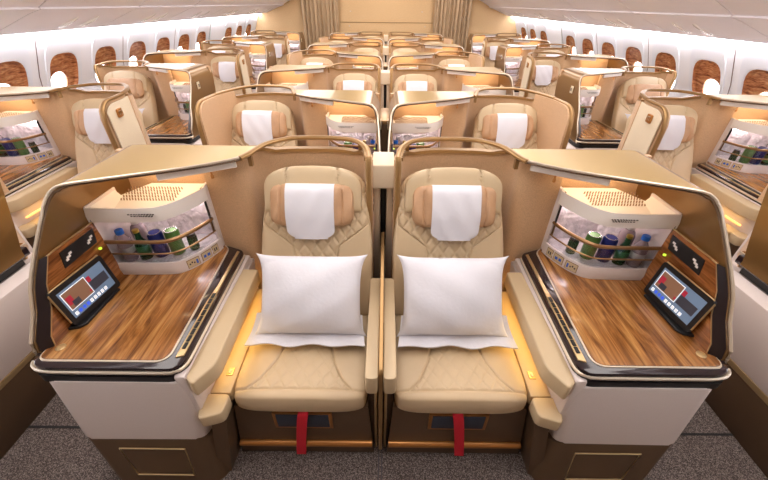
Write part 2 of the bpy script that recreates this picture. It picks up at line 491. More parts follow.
    st = mb(); st.tube([(fx(z)-.003, yl+.028, z) for z, yl in lead]+[(1.179, 1.0, .957), (1.179, 1.185, .957)], .0035, 6); st.build('dock_trim', 'champagne', dock)
    st = mb()
    bpz = lambda k: fx(k)-.0035
    st.sheet([[(bpz(.880), .985, .880), (bpz(.880), 1.155, .880)], [(bpz(.938), 1.0, .938), (bpz(.938), 1.170, .938)]], .003)
    bp = st.build('button_panel', 'black', dock)
    ic = mb()
    for y in (1.02, 1.13):
        for (dy, dz, a) in ((0, 0, .009), (.012, .008, .007), (-.010, -.007, .006)):
            z = .908+dz; x = bpz(z)-.0035
            ic.box(x-.001, x+.001, y+dy-a, y+dy+a, z-.004, z+.004)
    ic.build('button_icon', 'white_plastic', dock)
    mb().lathe((1.163, 1.145, .852), [(.006, 0), (.006, .006), (.0, .008)], 10).build('status_light', 'green_led', dock)
    # tablet ledge
    mb().prism([(1.115, .89), (1.13, .87), (1.165, .86), (1.165, 1.085), (1.112, 1.085)], .682, .694, .003, 1).build('tablet_ledge', 'black', dock)
    # ---- outer shell side and hood
    sec = smooth_path(SEC, 2)
    t = mb()
    rows = []
    for (x, z, yf) in sec:
        if z > 1.1640 and x < 1.13 or x < 1.10: break
    side = [q for q in sec if q[0] > 1.12]
    hood = [q for q in sec if q[0] <= 1.135]
    def rows_of(L_):
        return [[(x, yf+(BACK-yf)*k/6, z) for k in range(7)] for (x, z, yf) in L_]
    # side panel back edge slopes forward towards the bottom
    def rows_side(L_):
        out = []
        for (x, z, yf) in L_:
            yb = BACK-.15*min(1, max(0, (1.1-z)/.43))
            out.append([(x, yf+(yb-yf)*k/6, z) for k in range(7)])
        return out
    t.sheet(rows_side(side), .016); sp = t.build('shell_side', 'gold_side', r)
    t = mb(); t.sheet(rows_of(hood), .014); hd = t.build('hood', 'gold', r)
    t = mb(); t.tube([(x-.004 if z < 1.1 else x, yf-.004, z-.002) for (x, z, yf) in sec], .0055, 6)
    t.build('edge_trim', 'champagne_light', r)
    t = mb(); t.tube([(x-.012, yf+.004, z-(.010 if z > 1.15 else 0)) for (x, z, yf) in sec[:-1]], .0045, 5); t.build('edge_gasket', 'bronze', r)
    # plate on the outside of shell
    pl = mb().box(1.203, 1.209, 1.10, 1.15, 1.0, 1.062, .002, 1).build('number_plate', 'button_cream', sp)
    q = mb(); q.tube([(1.212, 1.118, 1.020), (1.212, 1.132, 1.020), (1.212, 1.132, 1.042), (1.212, 1.118, 1.042)], .003, 5, closed=True); q.build('plate_symbol', 'icon_dark', sp)
    # lamp strip under the hood and its little hook
    mb().prism([(.62, 1.378), (.88, 1.232), (.88, 1.262), (.64, 1.41)], 1.118, 1.152, .003, 1).build('reading_lamp', 'white_plastic', r)
    mb().lathe((.715, 1.335, 1.088), [(.0, -.004), (.007, 0), (.007, .012), (.004, .016), (.004, .03)], 10).build('coat_hook', 'bronze_bright', r)
    # back panel under the hood, behind minibar
    t = mb(); t.prism([(.61, 1.475), (1.08, 1.475), (1.172, 1.378), (1.186, 1.388), (1.092, 1.50), (.61, 1.50)], .60, .93, .002, 1); t.prism([(.61, 1.475), (1.190, 1.475), (1.190, 1.50), (.61, 1.50)], .93, 1.152, .001, 1); t.prism([(1.08, 1.475), (1.174, 1.378), (1.190, 1.388), (1.190, 1.475)], .925, .935, 0); t.build('back_panel', 'fabric', r)
    mb().box(.61, 1.07, 1.502, 1.53, .0, 1.152, .003).build('rear_panel', 'body_white', r)
    # ---- fabric surround
    WL = [(.80, 1.425), (.70, 1.415), (.645, 1.42), (.612, 1.45), (.60, 1.51), (.56, 1.575), (.48, 1.612), (.36, 1.622), (.24, 1.60), (.155, 1.54), (.10, 1.45), (.066, 1.37)]
    path = smooth_path([(a, b, 0) for a, b in (WL if long_wing else WALL)], 4); n = len(path)
    zt = []
    for (x, y, _) in path:
        if x > .62: z = 1.152
        elif x > .52: z = 1.152-.04*(.62-x)/.10
        elif x > .13: z = 1.112
        else: z = 1.112+.03*(.13-x)/.07
        zt.append(z)
    t = mb(); rows = []
    for k in range(9):
        rows.append([(x, y, .30+(zt[i]-.30)*k/8) for i, (x, y, _) in enumerate(path)])
    t.sheet(rows, -.022); sw = t.build('surround', 'fabric', r)
    t = mb(); t.bar([(x+.0, y+.008, zt[i]) for i, (x, y, _) in enumerate(path) if x < .60], .017, .008); t.build('surround_cap', 'rail_gold', sw)
    rail = [(.600, 1.375, 1.160), (.575, 1.42, 1.164), (.560, 1.475, 1.166), (.535, 1.54, 1.166), (.48, 1.60, 1.166), (.42, 1.628, 1.166), (.33, 1.636, 1.166), (.24, 1.632, 1.166), (.16, 1.612, 1.166), (.10, 1.57, 1.165), (.065, 1.51, 1.158), (.056, 1.45, 1.145)]
    rail[-3:] = [(.11, 1.57, 1.165), (.078, 1.51, 1.158), (.069, 1.45, 1.145)]
    if long_wing: rail[-4:] = [(.165, 1.565, 1.166), (.11, 1.48, 1.166), (.072, 1.39, 1.166), (.050, 1.32, 1.166)]
    t = mb(); t.tube(smooth_path(rail, 4), .016, 8, ry=.010)
    for i in (1, 9 if not long_wing else 8): 
        x, y, z = rail[i]; t.box(x-.008, x+.008, y-.008, y+.012, 1.11, 1.165)
    t.build('grab_rail', 'rail_gold', sw)
    # ---- wing at the edge of seat
    yf = 1.05 if long_wing else 1.40
    if long_wing:
        wp = resample(smooth_path([(.110, 1.475, 0), (.072, 1.385, 0), (.046, 1.30, 0), (.034, 1.20, 0), (.030, 1.10, 0), (.030, 1.045, 0)], 4), 30)
        def wtop(y):
            d = max(0, 1.155-y)/.11
            return 1.160-.10*(1-sqrt(max(0, 1-min(1, d)**2)))
        t = mb(); t.sheet([[(p.x, p.y, .42+(wtop(p.y)-.42)*k/8) for p in wp] for k in range(9)], .024)
        wg = t.build('side_wing', 'fabric', r)
    else:
        prof = rounded([(yf, .45), (yf, 1.145), (1.47, 1.150), (1.50, 1.13), (1.50, .45)], [.01, .03, 0, 0, 0], 5)
        wg = mb().prism(prof, .050, .078, .006, 2, axis='x').build('side_wing', 'fabric', r)
    t = mb()
    if long_wing:
        pts = [(p.x-.002, p.y, wtop(p.y)+.002) for p in wp]
        e = pts[-1]
        pts += [(e[0], e[1]-.006, z) for z in (1.03, .98, .90, .80, .70, .60, .50, .42)]
        t.tube(smooth_path(pts[::1], 1), .010, 8, ry=.015, up=(1, 0, 0)); t.build('wing_rim', 'rail_gold', wg)
        t = mb()
        wi_ = [p for p in wp if p.y < 1.44 and p.y > 1.065]
        t.sheet([[(p.x-.018, p.y, .46+(wtop(p.y-.014)-.022-.46)*k/8) for p in wi_] for k in range(9)], .008); t.build('wing_inset', 'fabric_cream', wg)
        pr = rounded([(1.150, 1.045), (1.150, 1.098), (1.197, 1.103), (1.197, 1.050)], .008, 3)
        mb().prism(pr, .000, .012, .001, 1, axis='x').build('number_plate', 'bronze_bright', wg)
        nn = mb()
        for yo in (1.162, 1.178):
            pts = [(yo-.002, 1.087), (yo+.008, 1.089), (yo+.002, 1.062)]
            nn.tube([(-.001, y, z) for y, z in pts], .0018, 5)
        nn.build('plate_number', 'button_cream', wg)
    else:
        t.tube([(.064, yf-.002, .46), (.064, yf-.002, 1.12), (.064, yf+.02, 1.152), (.069, 1.47, 1.156)], .008, 8, ry=.014, up=(1, 0, 0)); t.build('wing_rim', 'rail_gold', wg)
    # ---- minibar
    lidf = [(1.193, 1.197), (1.08, 1.197), (.95, 1.202), (.90, 1.220), (.855, 1.275), (.815, 1.36), (.805, 1.40)]   # front line in plan
    lf = [(q[0], q[1]) for q in smooth_path([(a, b, 0.) for a, b in lidf], 3)]
    t = mb()
    # side walls, back, floor
    t.box(1.178, 1.190, 1.19, 1.372, .683, 1.025, .003)
    t.box(.800, .812, 1.39, 1.47, .683, 1.02, .003)
    plan = lf+[(.812, 1.472), (1.078, 1.472), (1.172, 1.374)]
    t.prism(plan, .683, .715, .002, 1)
    mbx = t.build('minibar', 'body_white', r)
    # top tray: sunk floor that slopes up to the back
    t = mb()
    tray = [(1.18, 1.20), (.95, 1.205), (.86, 1.29), (.815, 1.40), (.815, 1.468), (1.078, 1.468), (1.170, 1.372)]
    t.prism(tray, lambda x, y: .945+(y-1.2)*.10, lambda x, y: .955+(y-1.2)*.17, .002, 1)
    t.prism([(1.183, 1.02), (1.13, .95), (1.183, .95)], 1.21, 1.365, .002, 1, axis='y')
    t.build('minibar_top', 'white_plastic', mbx)
    t = mb()
    rows = [[(x, y-.004, .958) for x, y in lf], [(x, y-.006, .985) for x, y in lf], [(x, y, 1.018) for x, y in lf]]
    t.sheet(rows, .010); t.build('fascia', 'white_plastic', mbx)
    # lower lip carries the buttons
    t = mb()
    rows = [[(x, y-.002, .683) for x, y in lf], [(x, y-.006, .71) for x, y in lf], [(x, y, .742) for x, y in lf]]
    t.sheet(rows, .010); t.build('lower_lip', 'body_white', mbx)
    # tiny caption lines
    t = mb()
    for k, w in ((0, .052), (1, .045)):
        xx = .965-w
        random.seed(11+k)
        while xx < .965+w:
            l = random.uniform(.004, .011)
            t.box(xx, xx+l*.7, 1.180, 1.187, .995-.008*k, .9975-.008*k); xx += l+.003
    t.build('caption', 'icon_dark', mbx)
    # vent grille
    t = mb()
    def gz(y): return .9565+(y-1.2)*.17
    for i in range(19):
        xa = .92+i*.0128
        for j in range(5):
            ya = 1.335+j*.021
            s_ = .011
            t.sheet([[(xa-s_*.8, ya, gz(ya)), (xa-s_*.8+.0062, ya, gz(ya))], [(xa+s_*.2, ya+.016, gz(ya+.016)), (xa+s_*.2+.0062, ya+.016, gz(ya+.016))]], .0015)
    t.build('vent_grille', 'grille', mbx)
    # inner back liner
    t = mb()
    t.sheet([[(1.168, 1.37, z), (1.075, 1.465, z), (.815, 1.465, z)] for z in (.72, .955)], .003)
    inner = [(x, y+.03) if x > .87 else (x+.02, y+.02) for x, y in lf]
    t.prism([(1.178, 1.21), (.96, 1.215), (.87, 1.29), (.83, 1.40), (.815, 1.46), (1.075, 1.46), (1.168, 1.368)], .714, .722, .001, 1)
    t.build('cooler_liner', 'liner', mbx)
    t = mb(); t.box(.86, 1.06, 1.43, 1.445, .930, .938, .001, 1); t.build('cooler_lamp', 'cooler_glow', mbx)
    # rails
    t = mb()
    t.tube([(x, y-.008, .856) for x, y in lf], .0075, 8, ry=.009); t.tube([(x, y-.002, .79) for x, y in lf], .004, 8)
    t.tube([(.812, 1.385, .79), (.812, 1.385, .856)], .005, 6)
    t.build('bottle_rail', 'rail_bronze', mbx)
    # clear guard between rails
    t = mb(); t.sheet([[(x, y+.006, .745) for x, y in lf], [(x, y+.006, .85) for x, y in lf]], .002); t.build('clear_guard', 'clear', mbx)
    # dark slots on both sides
    t = mb(); t.box(.8035, .8075, 1.372, 1.386, .86, 1.02, .001, 1); t.build('side_slot', 'black', mbx)
    t = mb(); t.box(1.176, 1.180, 1.182, 1.186, .86, .98, .001, 1); t.build('side_slot', 'black', mbx)
    # three button plates with pictograms on the lip
    def along(tt_):
        pts = [Vector((a, b)) for a, b in lf]; L_ = [0]
        for a, b in zip(pts, pts[1:]): L_.append(L_[-1]+(b-a).length)
        s_ = tt_
        for i in range(len(pts)-1):
            if L_[i+1] >= s_:
                f = (s_-L_[i])/(L_[i+1]-L_[i]); p = pts[i].lerp(pts[i+1], f); d = (pts[i+1]-pts[i]).normalized(); return p, d
        return pts[-1], (pts[-1]-pts[-2]).normalized()
    SY = []
    for (s0, kind) in ((.335, 0), (.400, 1), (.452, 2)):
        p, d = along(s0); nrm = Vector((-d.y, d.x)); 
        if nrm.y > 0: nrm = -nrm
        hw_ = (.026, .024, .016)[kind]; pads = mb(); rimm = mb()
        def quad(dst, a0, a1, z0, z1, off):
            th = .0012
            vs = []
            A = p+d*a0+nrm*off; B = p+d*a1+nrm*off
            dst.sheet([[(A.x, A.y, z0), (B.x, B.y, z0)], [(A.x, A.y, z1), (B.x, B.y, z1)]], th)
        quad(pads, -hw_, hw_, .694, .732, .0135); quad(rimm, -hw_-.0025, hw_+.0025, .6915, .7345, .012)
        rimm.build('button_rim', 'rail_bronze', mbx); pads.build('button_plate', 'plate_beige', mbx)
        if kind == 0:
            for k in range(3): sy = mb(); quad(sy, -.020+.010*k, -.014+.010*k, .708+(k % 2)*.006, .716+(k % 2)*.006, .0155); SY.append((sy, 'icon_dark'))
            sy = mb(); quad(sy, .012, .020, .702, .724, .0155); SY.append((sy, 'icon_blue'))
        elif kind == 1:
            for a_, b_ in ((-.017, -.004), (.002, .016)): sy = mb(); quad(sy, a_, b_, .706, .720, .0155); SY.append((sy, 'icon_blue'))
        else:
            for k in range(2): sy = mb(); quad(sy, -.010+.011*k, -.004+.011*k, .705, .721, .0155); SY.append((sy, 'icon_dark'))
    for q_, m_ in SY: q_.build('button_symbol', m_, mbx)
    # ---- seat-side pad, ledge and its leather block
    pad = [(.640, .680), (.672, .705), (.705, 1.295), (.602, 1.295), (.600, 1.20), (.590, .76)]
    mb().prism(rounded(pad, [.012, .012, .01, .01, .03, .03], 4), .555, .632, .010, 3).build('armrest_pad', 'leather_pad', r)
    mb().prism([(.592, .775), (.70, .775), (.72, 1.38), (.60, 1.38)], .372, .428, .006, 2).build('side_ledge', 'leather_pad', r)
    mb().prism(rounded([(.590, .690), (.672, .665), (.705, .768), (.588, .768)], .02, 4), .372, .435, .012, 3).build('ledge_cushion', 'leather_pad', r)
    lp = mb().box(.612, .640, .85, .888, .427, .432, .002, 1).build('latch_plate', 'champagne', r)
    mb().box(.620, .632, .858, .880, .431, .436, .002, 1).build('latch', 'button_cream', lp)
    mb().box(.660, .674, .80, 1.36, .46, .47, .002).build('mood_light', 'lamp_warm', r)
    return r

# ---------------------------------------------------------------- pods
PITCH = 1.22
ORD = ['front', 'second', 'third', 'fourth', 'fifth', 'sixth', 'seventh']
seats = {}; consoles = {}; towels = {}; pillows = {}
def get_seat(h):
    if h not in seats: o = make_seat(h); snap(o); seats[h] = [o, False]
    e = seats[h]
    if not e[1]: e[1] = True; return e[0]
    return copy_tree(e[0])
def get_console(h, lw):
    k = (h, lw)
    if k not in consoles: o = make_console(h, lw); snap(o); consoles[k] = [o, False]
    e = consoles[k]
    if not e[1]: e[1] = True; return e[0]
    return copy_tree(e[0])

def lathe_thing(name, parts_):
    """parts_: list of (part name, material, profile, z); first is the thing itself"""
    r = empty(name, (0, 0, 0))
    for pn, m, prof in parts_:
        MB().lathe((0, 0, 0), [(a, b*.84) for a, b in prof], 16).build(pn, m, r)
    snap(r); return [r, False]
DR = {
 'water_bottle': lathe_thing('water_bottle', [('bottle_body', 'bottle_pink', [(.0, 0), (.026, .0), (.029, .01), (.027, .05), (.029, .09), (.029, .12), (.013, .155), (.012, .165)]), ('label_band', 'label_white', [(.0275, .05), (.0295, .052), (.0295, .085), (.0275, .087)]), ('bottle_cap', 'cap_blue', [(.0, .162), (.0165, .162), (.0165, .184), (.014, .187), (0, .187)])]),
 'clear_bottle': lathe_thing('clear_bottle', [('bottle_body', 'bottle_pink', [(.0, 0), (.030, .0), (.033, .012), (.033, .13), (.026, .155), (.016, .165), (.016, .172)]), ('bottle_cap', 'label_white', [(0, .170), (.018, .170), (.018, .186), (0, .187)])]),
 'green_bottle': lathe_thing('green_bottle', [('bottle_body', 'bottle_green', [(.0, 0), (.024, .0), (.026, .008), (.026, .095), (.012, .13), (.011, .165)]), ('label_band', 'label_green', [(.0255, .03), (.0268, .032), (.0268, .085), (.0255, .087)]), ('bottle_cap', 'cap_gold', [(0, .163), (.013, .163), (.013, .178), (0, .179)])]),
 'blue_can': lathe_thing('blue_can', [('can_body', 'can_blue', [(.0, 0), (.026, .0), (.031, .008), (.031, .135), (.026, .146)]), ('can_lid', 'can_silver', [(0, .145), (.0262, .1455), (.0268, .149), (.0235, .1485), (.023, .1455), (0, .1458)])]),
 'green_can': lathe_thing('green_can', [('can_body', 'can_green', [(.0, 0), (.026, .0), (.031, .008), (.031, .135), (.026, .146)]), ('can_lid', 'can_silver', [(0, .145), (.0262, .1455), (.0268, .149), (.0235, .1485), (.023, .1455), (0, .1458)])]),
 'small_jar': lathe_thing('small_jar', [('jar_body', 'bottle_green', [(.0, 0), (.020, .0), (.022, .006), (.022, .075), (.018, .085)]), ('jar_lid', 'black', [(0, .084), (.0205, .084), (.0205, .10), (0, .101)])]),
}
DRPOS = [('water_bottle', 1.146, 1.250), ('clear_bottle', 1.125, 1.330), ('green_bottle', 1.084, 1.262), ('blue_can', 1.024, 1.285), ('green_can', .960, 1.305), ('small_jar', .900, 1.340)]
DRLAB = {'water_bottle': ('blue-capped water bottle', 'bottle'), 'clear_bottle': ('clear bottle with pale cap', 'bottle'), 'green_bottle': ('green glass bottle with gold cap', 'bottle'),
         'blue_can': ('dark blue drink can', 'can'), 'green_can': ('green drink can', 'can'), 'small_jar': ('small dark-lidded jar', 'jar')}

def pod(ox, row, hand, lw, where, seat=True, towel=True, pillow=False, drinks=False, tablet=False, dy=0):
    """ox: world x of pod local x=0"""
    y0 = row*PITCH+dy
    ds = f'{ORD[row]} row {where}'
    c = get_console(hand, lw); c.location = (ox+hand*CO[0], y0+CO[1], 0)
    tag(c, f'gold-hooded suite shell with wood table, {ds}', 'seat console', 'suite consoles of the cabin')
    if seat:
        s_ = get_seat(hand); s_.location = (ox+hand*SO[0], y0+SO[1], 0)
        tag(s_, f'cream quilted leather seat, {ds}', 'seat', 'leather seats of the cabin')
    if towel:
        if hand not in towels:
            towels[hand] = towel_mesh(hand).build('headrest_cloth', 'white_cloth'); t = towels[hand]
        else: t = towels[hand].copy(); C.objects.link(t)
        t.location = (ox+hand*(SO[0]-(.022 if lw else 0)), y0+SO[1], 0)
        tag(t, f'white cloth draped over headrest, {ds}', 'cloth', 'white headrest cloths')
    if pillow:
        if hand not in pillows:
            pillows[hand] = pillow_mesh(hand, SO).build('pillow', 'white_cloth'); t = pillows[hand]
        else: t = pillows[hand].copy(); C.objects.link(t)
        t.location = (ox+hand*SO[0], y0+SO[1], 0)
        tag(t, f'plump white pillow on seat, {ds}', 'pillow', 'white pillows on the seats')
    if drinks:
        for k, x, y in DRPOS:
            e = DR[k]; o = e[0] if not e[1] else copy_tree(e[0]); e[1] = True
            o.location = (ox+hand*x, y0+y, .723)
            tag(o, f'{DRLAB[k][0]} in minibar, {ds}', DRLAB[k][1], 'drinks in the minibars')
    if tablet: make_tablet(ox, y0, hand, ds)

def make_tablet(ox, y0, hand, ds):
    # lower edge from (1.135,.875) to (1.09,1.085) at z .697, leaning back on the dock
    A = Vector((1.138, .870, .696)); B = Vector((1.117, 1.103, .696))
    U = (B-A).normalized(); Lg = (B-A).length; W = .160
    out = Vector((U.y, -U.x, 0)); V = (out*.137+Vector((0, 0, .99))).normalized()
    N = U.cross(V).normalized()
    if N.x > 0: N = -N
    ctr = (A+B)/2
    r = empty('tablet', (ox+hand*ctr.x, y0+ctr.y, ctr.z))
    def P(u, v, n): return ctr+U*u+V*v+N*n
    def slab(u0, u1, v0, v1, n0, n1, rad=.0):
        t = MB(hand, tuple(ctr)); pts = rounded([(u0, v0), (u1, v0), (u1, v1), (u0, v1)], rad, 4) if rad else [(u0, v0), (u1, v0), (u1, v1), (u0, v1)]
        b = bmesh.new(); lo = [b.verts.new(P(u, v, n0)) for u, v in pts]; hi = [b.verts.new(P(u, v, n1)) for u, v in pts]; n = len(pts)
        b.faces.new(lo); b.faces.new(hi)
        for i in range(n): b.faces.new((lo[i], lo[(i+1) % n], hi[(i+1) % n], hi[i]))
        t.merge(b); return t
    h = Lg/2
    slab(-h, h, 0, W, -.012, .0, .014).build('tablet_body', 'black', r)
    # champagne rear bumper along the top and near end
    t = MB(hand, tuple(ctr)); t.tube([P(-h-.001, .02, -.004), P(-h-.001, W-.012, -.004), P(-h+.008, W-.001, -.004), P(0, W+.001, -.004), P(h-.008, W+.001, -.004)], .0038, 6); t.build('tablet_bumper', 'champagne', r)
    sc = slab(-h+.018, h-.018, .024, W-.020, .0, .0012).build('screen', 'screen', r)
    # the on-screen picture is not mirrored: u runs left to right for the viewer
    sg = 1 if hand < 0 else -1          # viewer's right along U
    def R(a0, a1, b0, b1, n): # a along viewer's x in metres from the screen centre
        u0, u1 = sorted((sg*a0, sg*a1)); return slab(u0, u1, b0, b1, .0012, n)
    w = h-.018
    R(-w+.006, .012, .055, W-.028, .0018).build('window_frame', 'screen_white', sc)
    R(-w+.009, .009, .058, W-.031, .0022).build('picture', 'screen_pic', sc)
    R(-w+.012, -w+.035, .075, W-.05, .0025).build('picture_shape', 'screen_red', sc)
    R(-w+.025, -w+.055, .062, .085, .0026).build('picture_shape', 'screen_dark', sc)
    R(.000, .008, .066, .076, .0026).build('picture_shape', 'screen_red', sc)
    R(.015, w-.008, .060, .100, .0020).build('picture', 'screen_dark', sc)
    R(.014, .030, .100, .122, .0022).build('picture_shape', 'screen_red', sc)
    for k in range(9):
        m = 'screen_white' if k in (0, 4, 5, 6, 7, 8) else 'screen_blue'
        a = -w+.008+k*.0175
        R(a, a+.012, .030, .044, .0020).build('screen_icon', m, sc)
    tag(r, f'tablet with lit screen leaning on wood dock, {ds}', 'tablet', 'tablets on the console tables')

WC = {-1: 'left of the centre line', 1: 'right of the centre line'}
WS = {-1: 'by the left windows', 1: 'by the right windows'}
SIDE = 3.0
for row in range(7):
    for sd in (-1, 1):
        if row % 2 == 0:
            pod(0, row, sd, False, WC[sd], pillow=(row == 0), drinks=(row in (0, 2)), tablet=(row == 0))
            # window-side group: console on the aisle, seat at the window
            pod(sd*SIDE, row, -sd, False, WS[sd], seat=row > 0, towel=row > 2, pillow=row in (2, 4), drinks=row == 2)
        else:
            pod(sd*1.230, row, -sd, True, WC[sd], drinks=(row == 1))
            pod(sd*(SIDE-1.22), row, sd, True, WS[sd], drinks=row in (1, 3))

# centre dividers
def divider():
    r = empty('centre_divider', (0, 1.5, 0)); o = (0, 1.5, 0)
    t = MB(1, o); t.box(-.046, -.015, 1.47, 1.60, 0, 1.09, .004); t.box(.015, .046, 1.47, 1.60, 0, 1.09, .004); t.box(-.016, .016, 1.53, 1.60, 0, 1.09, .002); t.build('divider_post', 'champagne_light', r)
    MB(1, o).box(-.013, .013, 1.515, 1.53, .62, 1.0, .001).build('divider_slot', 'black', r)
    MB(1, o).prism(rounded([(-.052, 1.43), (.052, 1.43), (.050, 1.60), (-.050, 1.60)], .01, 3), 1.0, 1.115, .012, 3).build('divider_cap', 'fabric_cream', r)
    t = MB(1, o); t.prism(rounded([(.735, .06), (.725, .64), (1.30, .76), (1.44, .76), (1.44, .06)], [.01, .02, .02, 0, 0], 3), -.008, .008, .002, 1, axis='x'); t.build('divider_blade', 'rail_gold', r)
    snap(r); return r
dv = divider()
for i, row in enumerate((0, 2, 4, 6)):
    o = dv if i == 0 else copy_tree(dv)
    o.location = (0, 1.5+row*PITCH, 0)
    tag(o, f'narrow cream divider post between the two middle seats, {ORD[row]} row', 'divider', 'dividers on the centre line')

def filler():
    o = (0, 1.3, 0); r = empty('centre_partition', o)
    MB(1, o).box(-.030, .030, 1.16, 1.50, 0, 1.02, .004).build('panel_body', 'bronze', r)
    MB(1, o).box(-.032, .032, 1.155, 1.505, 1.02, 1.045, .004).build('panel_cap', 'rail_gold', r)
    snap(r); return r
fl = filler()
for i, row in enumerate((1, 3, 5)):
    o = fl if i == 0 else copy_tree(fl)
    o.location = (0, 1.3+row*PITCH, 0)
    tag(o, f'narrow brown partition between the two middle suite shells, {ORD[row]} row', 'partition', 'brown partitions on the centre line')

# ---------------------------------------------------------------- cabin
YA, YB, XW = -2.6, 9.95, 3.13
def struct(o): o['kind'] = 'structure'; return o
t = MB(); t.box(-3.5, 3.5, YA, YB+.4, -.05, 0); struct(t.build('floor', 'carpet', None, False))
# carpet seams / seat tracks
t = MB(); t.box(-.010, -.004, .2, 1.4, 0, .003); t.box(.004, .010, .2, 1.4, 0, .003); struct(t.build('trim_1', 'seat_track', None, False))
t = MB()
for x0, x1 in ((-1.75, -1.17), (1.17, 1.75)):
    t.box(x0, x1, .845, .855, 0, .003)
struct(t.build('trim_2', 'rubber', None, False))

WINY = [.72, 1.34, 1.96, 2.58, 3.20, 3.82, 4.44, 5.06, 5.68, 6.30, 6.92, 8.16, 8.78, 9.40]
def arch(yc, zc, hw, hh, n=28, p=3.2):
    out = []
    for k in range(n):
        a = 2*pi*k/n; c, s_ = cos(a), sin(a)
        out.append((yc+hw*(abs(c)**(2/p))*(1 if c > 0 else -1), zc+hh*(abs(s_)**(2/p))*(1 if s_ > 0 else -1)))
    return out
def wallx(z):      # slight inward lean at the top
    return 3.085+.42*(1.47-max(z, .9))
wi = 0
def ringquads(bm, A, B):
    n = len(A)
    for k in range(n): bm.faces.new((A[k], A[(k+1) % n], B[(k+1) % n], B[k]))
for sd, nm in ((-1, 'left'), (1, 'right')):
    b = bmesh.new()
    for yc in WINY:
        y0, y1, z0, z1 = yc-.31, yc+.31, .75, 1.47
        if yc == 9.40: y1 = YB
        A = arch(yc, 1.075, .182, .190); out = []
        cy, cz = yc, 1.075
        for (y, z) in A:
            dy, dz = y-cy, z-cz
            k = min(((y1-cy)/dy if dy > 1e-6 else (y0-cy)/dy if dy < -1e-6 else 1e9), ((z1-cz)/dz if dz > 1e-6 else (z0-cz)/dz if dz < -1e-6 else 1e9))
            out.append((cy+dy*k, cz+dz*k))
        va = [b.verts.new((sd*wallx(z), y, z)) for y, z in A]; vo = [b.verts.new((sd*wallx(z), y, z)) for y, z in out]
        ringquads(b, va, vo)
        # patch the corners of rectangle
        for cyy, czz in ((y0, z0), (y0, z1), (y1, z0), (y1, z1)):
            near = sorted(range(len(out)), key=lambda i: (out[i][0]-cyy)**2+(out[i][1]-czz)**2)[:2]
            ed = [i for i in near]
            q = [i for i in range(len(out)) if abs(out[i][0]-cyy) < 1e-4 or abs(out[i][1]-czz) < 1e-4]
            for i in range(len(out)):
                j = (i+1) % len(out)
                oi, oj = out[i], out[j]
                on_y = (abs(oi[0]-cyy) < 1e-4, abs(oj[0]-cyy) < 1e-4); on_z = (abs(oi[1]-czz) < 1e-4, abs(oj[1]-czz) < 1e-4)
                if (on_y[0] and on_z[1] and not on_z[0]) or (on_z[0] and on_y[1] and not on_y[0]):
                    cv = b.verts.new((sd*wallx(czz), cyy, czz)); b.faces.new((vo[i], vo[j], cv))
    # strips between / around
    ys = [YA]
    def quad(y0, y1, z0, z1):
        v = [b.verts.new((sd*wallx(z), y, z)) for y, z in ((y0, z0), (y1, z0), (y1, z1), (y0, z1))]; b.faces.new(v)
    quad(YA, YB, 0, .75); quad(YA, .41, .75, 1.47); quad(7.23, 7.85, .75, 1.47); quad(9.4, 9.35, .75, 1.47) if False else None
    bmesh.ops.recalc_face_normals(b, faces=b.faces[:])
    w = MB(); w.bm.free(); w.bm = b
    wo = struct(w.build('wall_'+nm, 'wall_white', None, False))
    # panel seams and shade panels as relief on the wall
    sm = MB()
    for yc in [.41, 1.65, 2.89, 3.51, 4.75, 5.99, 7.23, 7.85, 9.09]:
        sm.sheet([[(sd*(wallx(z)-.001), yc-.004, z), (sd*(wallx(z)-.001), yc+.004, z)] for z in (.75, 1.1, 1.47)], .002)
    struct(sm.build('trim_%d' % (3 if sd < 0 else 4), 'seam', None, False))
    # windows
    for k, yc in enumerate(WINY):
        wi += 1
        r = empty('window_%d' % wi, (sd*XW, yc, 1.09)); struct(r)
        o = (sd*XW, yc, 1.09)
        b2 = MB(1, o); bb = b2.bm
        L0 = arch(yc, 1.075, .182, .190); L1 = arch(yc-.005, 1.07, .170, .176)
        H = arch(yc-.04, .985, .110, .115, p=2.4)
        v0 = [bb.verts.new((sd*wallx(z), y, z)) for y, z in L0]; v1 = [bb.verts.new((sd*(wallx(z)+.03), y, z)) for y, z in L1]; v2 = [bb.verts.new((sd*(wallx(z)+.035), y, z)) for y, z in H]
        v3 = [bb.verts.new((sd*(wallx(z)+.055), y, z)) for y, z in H]
        ringquads(bb, v0, v1); ringquads(bb, v1, v2); ringquads(bb, v2, v3)
        bmesh.ops.recalc_face_normals(bb, faces=bb.faces[:])
        b2.build('wood_surround', 'wood_window', r)
        b3 = MB(1, o); v = [b3.bm.verts.new((sd*(wallx(z)+.053), y, z)) for y, z in H]; b3.bm.faces.new(v if sd < 0 else v[::-1]); b3.build('window_pane', 'pane_glow', r, False)
        # pale arched shade panel above the window, thin relief
        b4 = MB(1, o); bb = b4.bm
        P0 = arch(yc, 1.15, .235, .265, 40, 3.4); P1 = arch(yc, 1.075, .188, .196, 40)
        v0 = [bb.verts.new((sd*(wallx(z)-.001), y, z)) for y, z in P0]; v0b = [bb.verts.new((sd*(wallx(z)-.009), yc+(y-yc)*.97, 1.16+(z-1.16)*.98)) for y, z in P0]; v1 = [bb.verts.new((sd*(wallx(z)-.004), y, z)) for y, z in P1]
        ringquads(bb, v0, v0b); ringquads(bb, v0b, v1)
        bmesh.ops.recalc_face_normals(bb, faces=bb.faces[:])
        b4.build('window_frame', 'shade_white', r)
    # LED strip under the bins
    s1 = MB(); s1.box(min(sd*3.03, sd*3.07), max(sd*3.03, sd*3.07), YA, YB, 1.43, 1.472); so = s1.build('light_strip', 'strip_glow', None, False)
    tag(so, f'glowing white light strip above the {nm} row of windows', 'light strip')
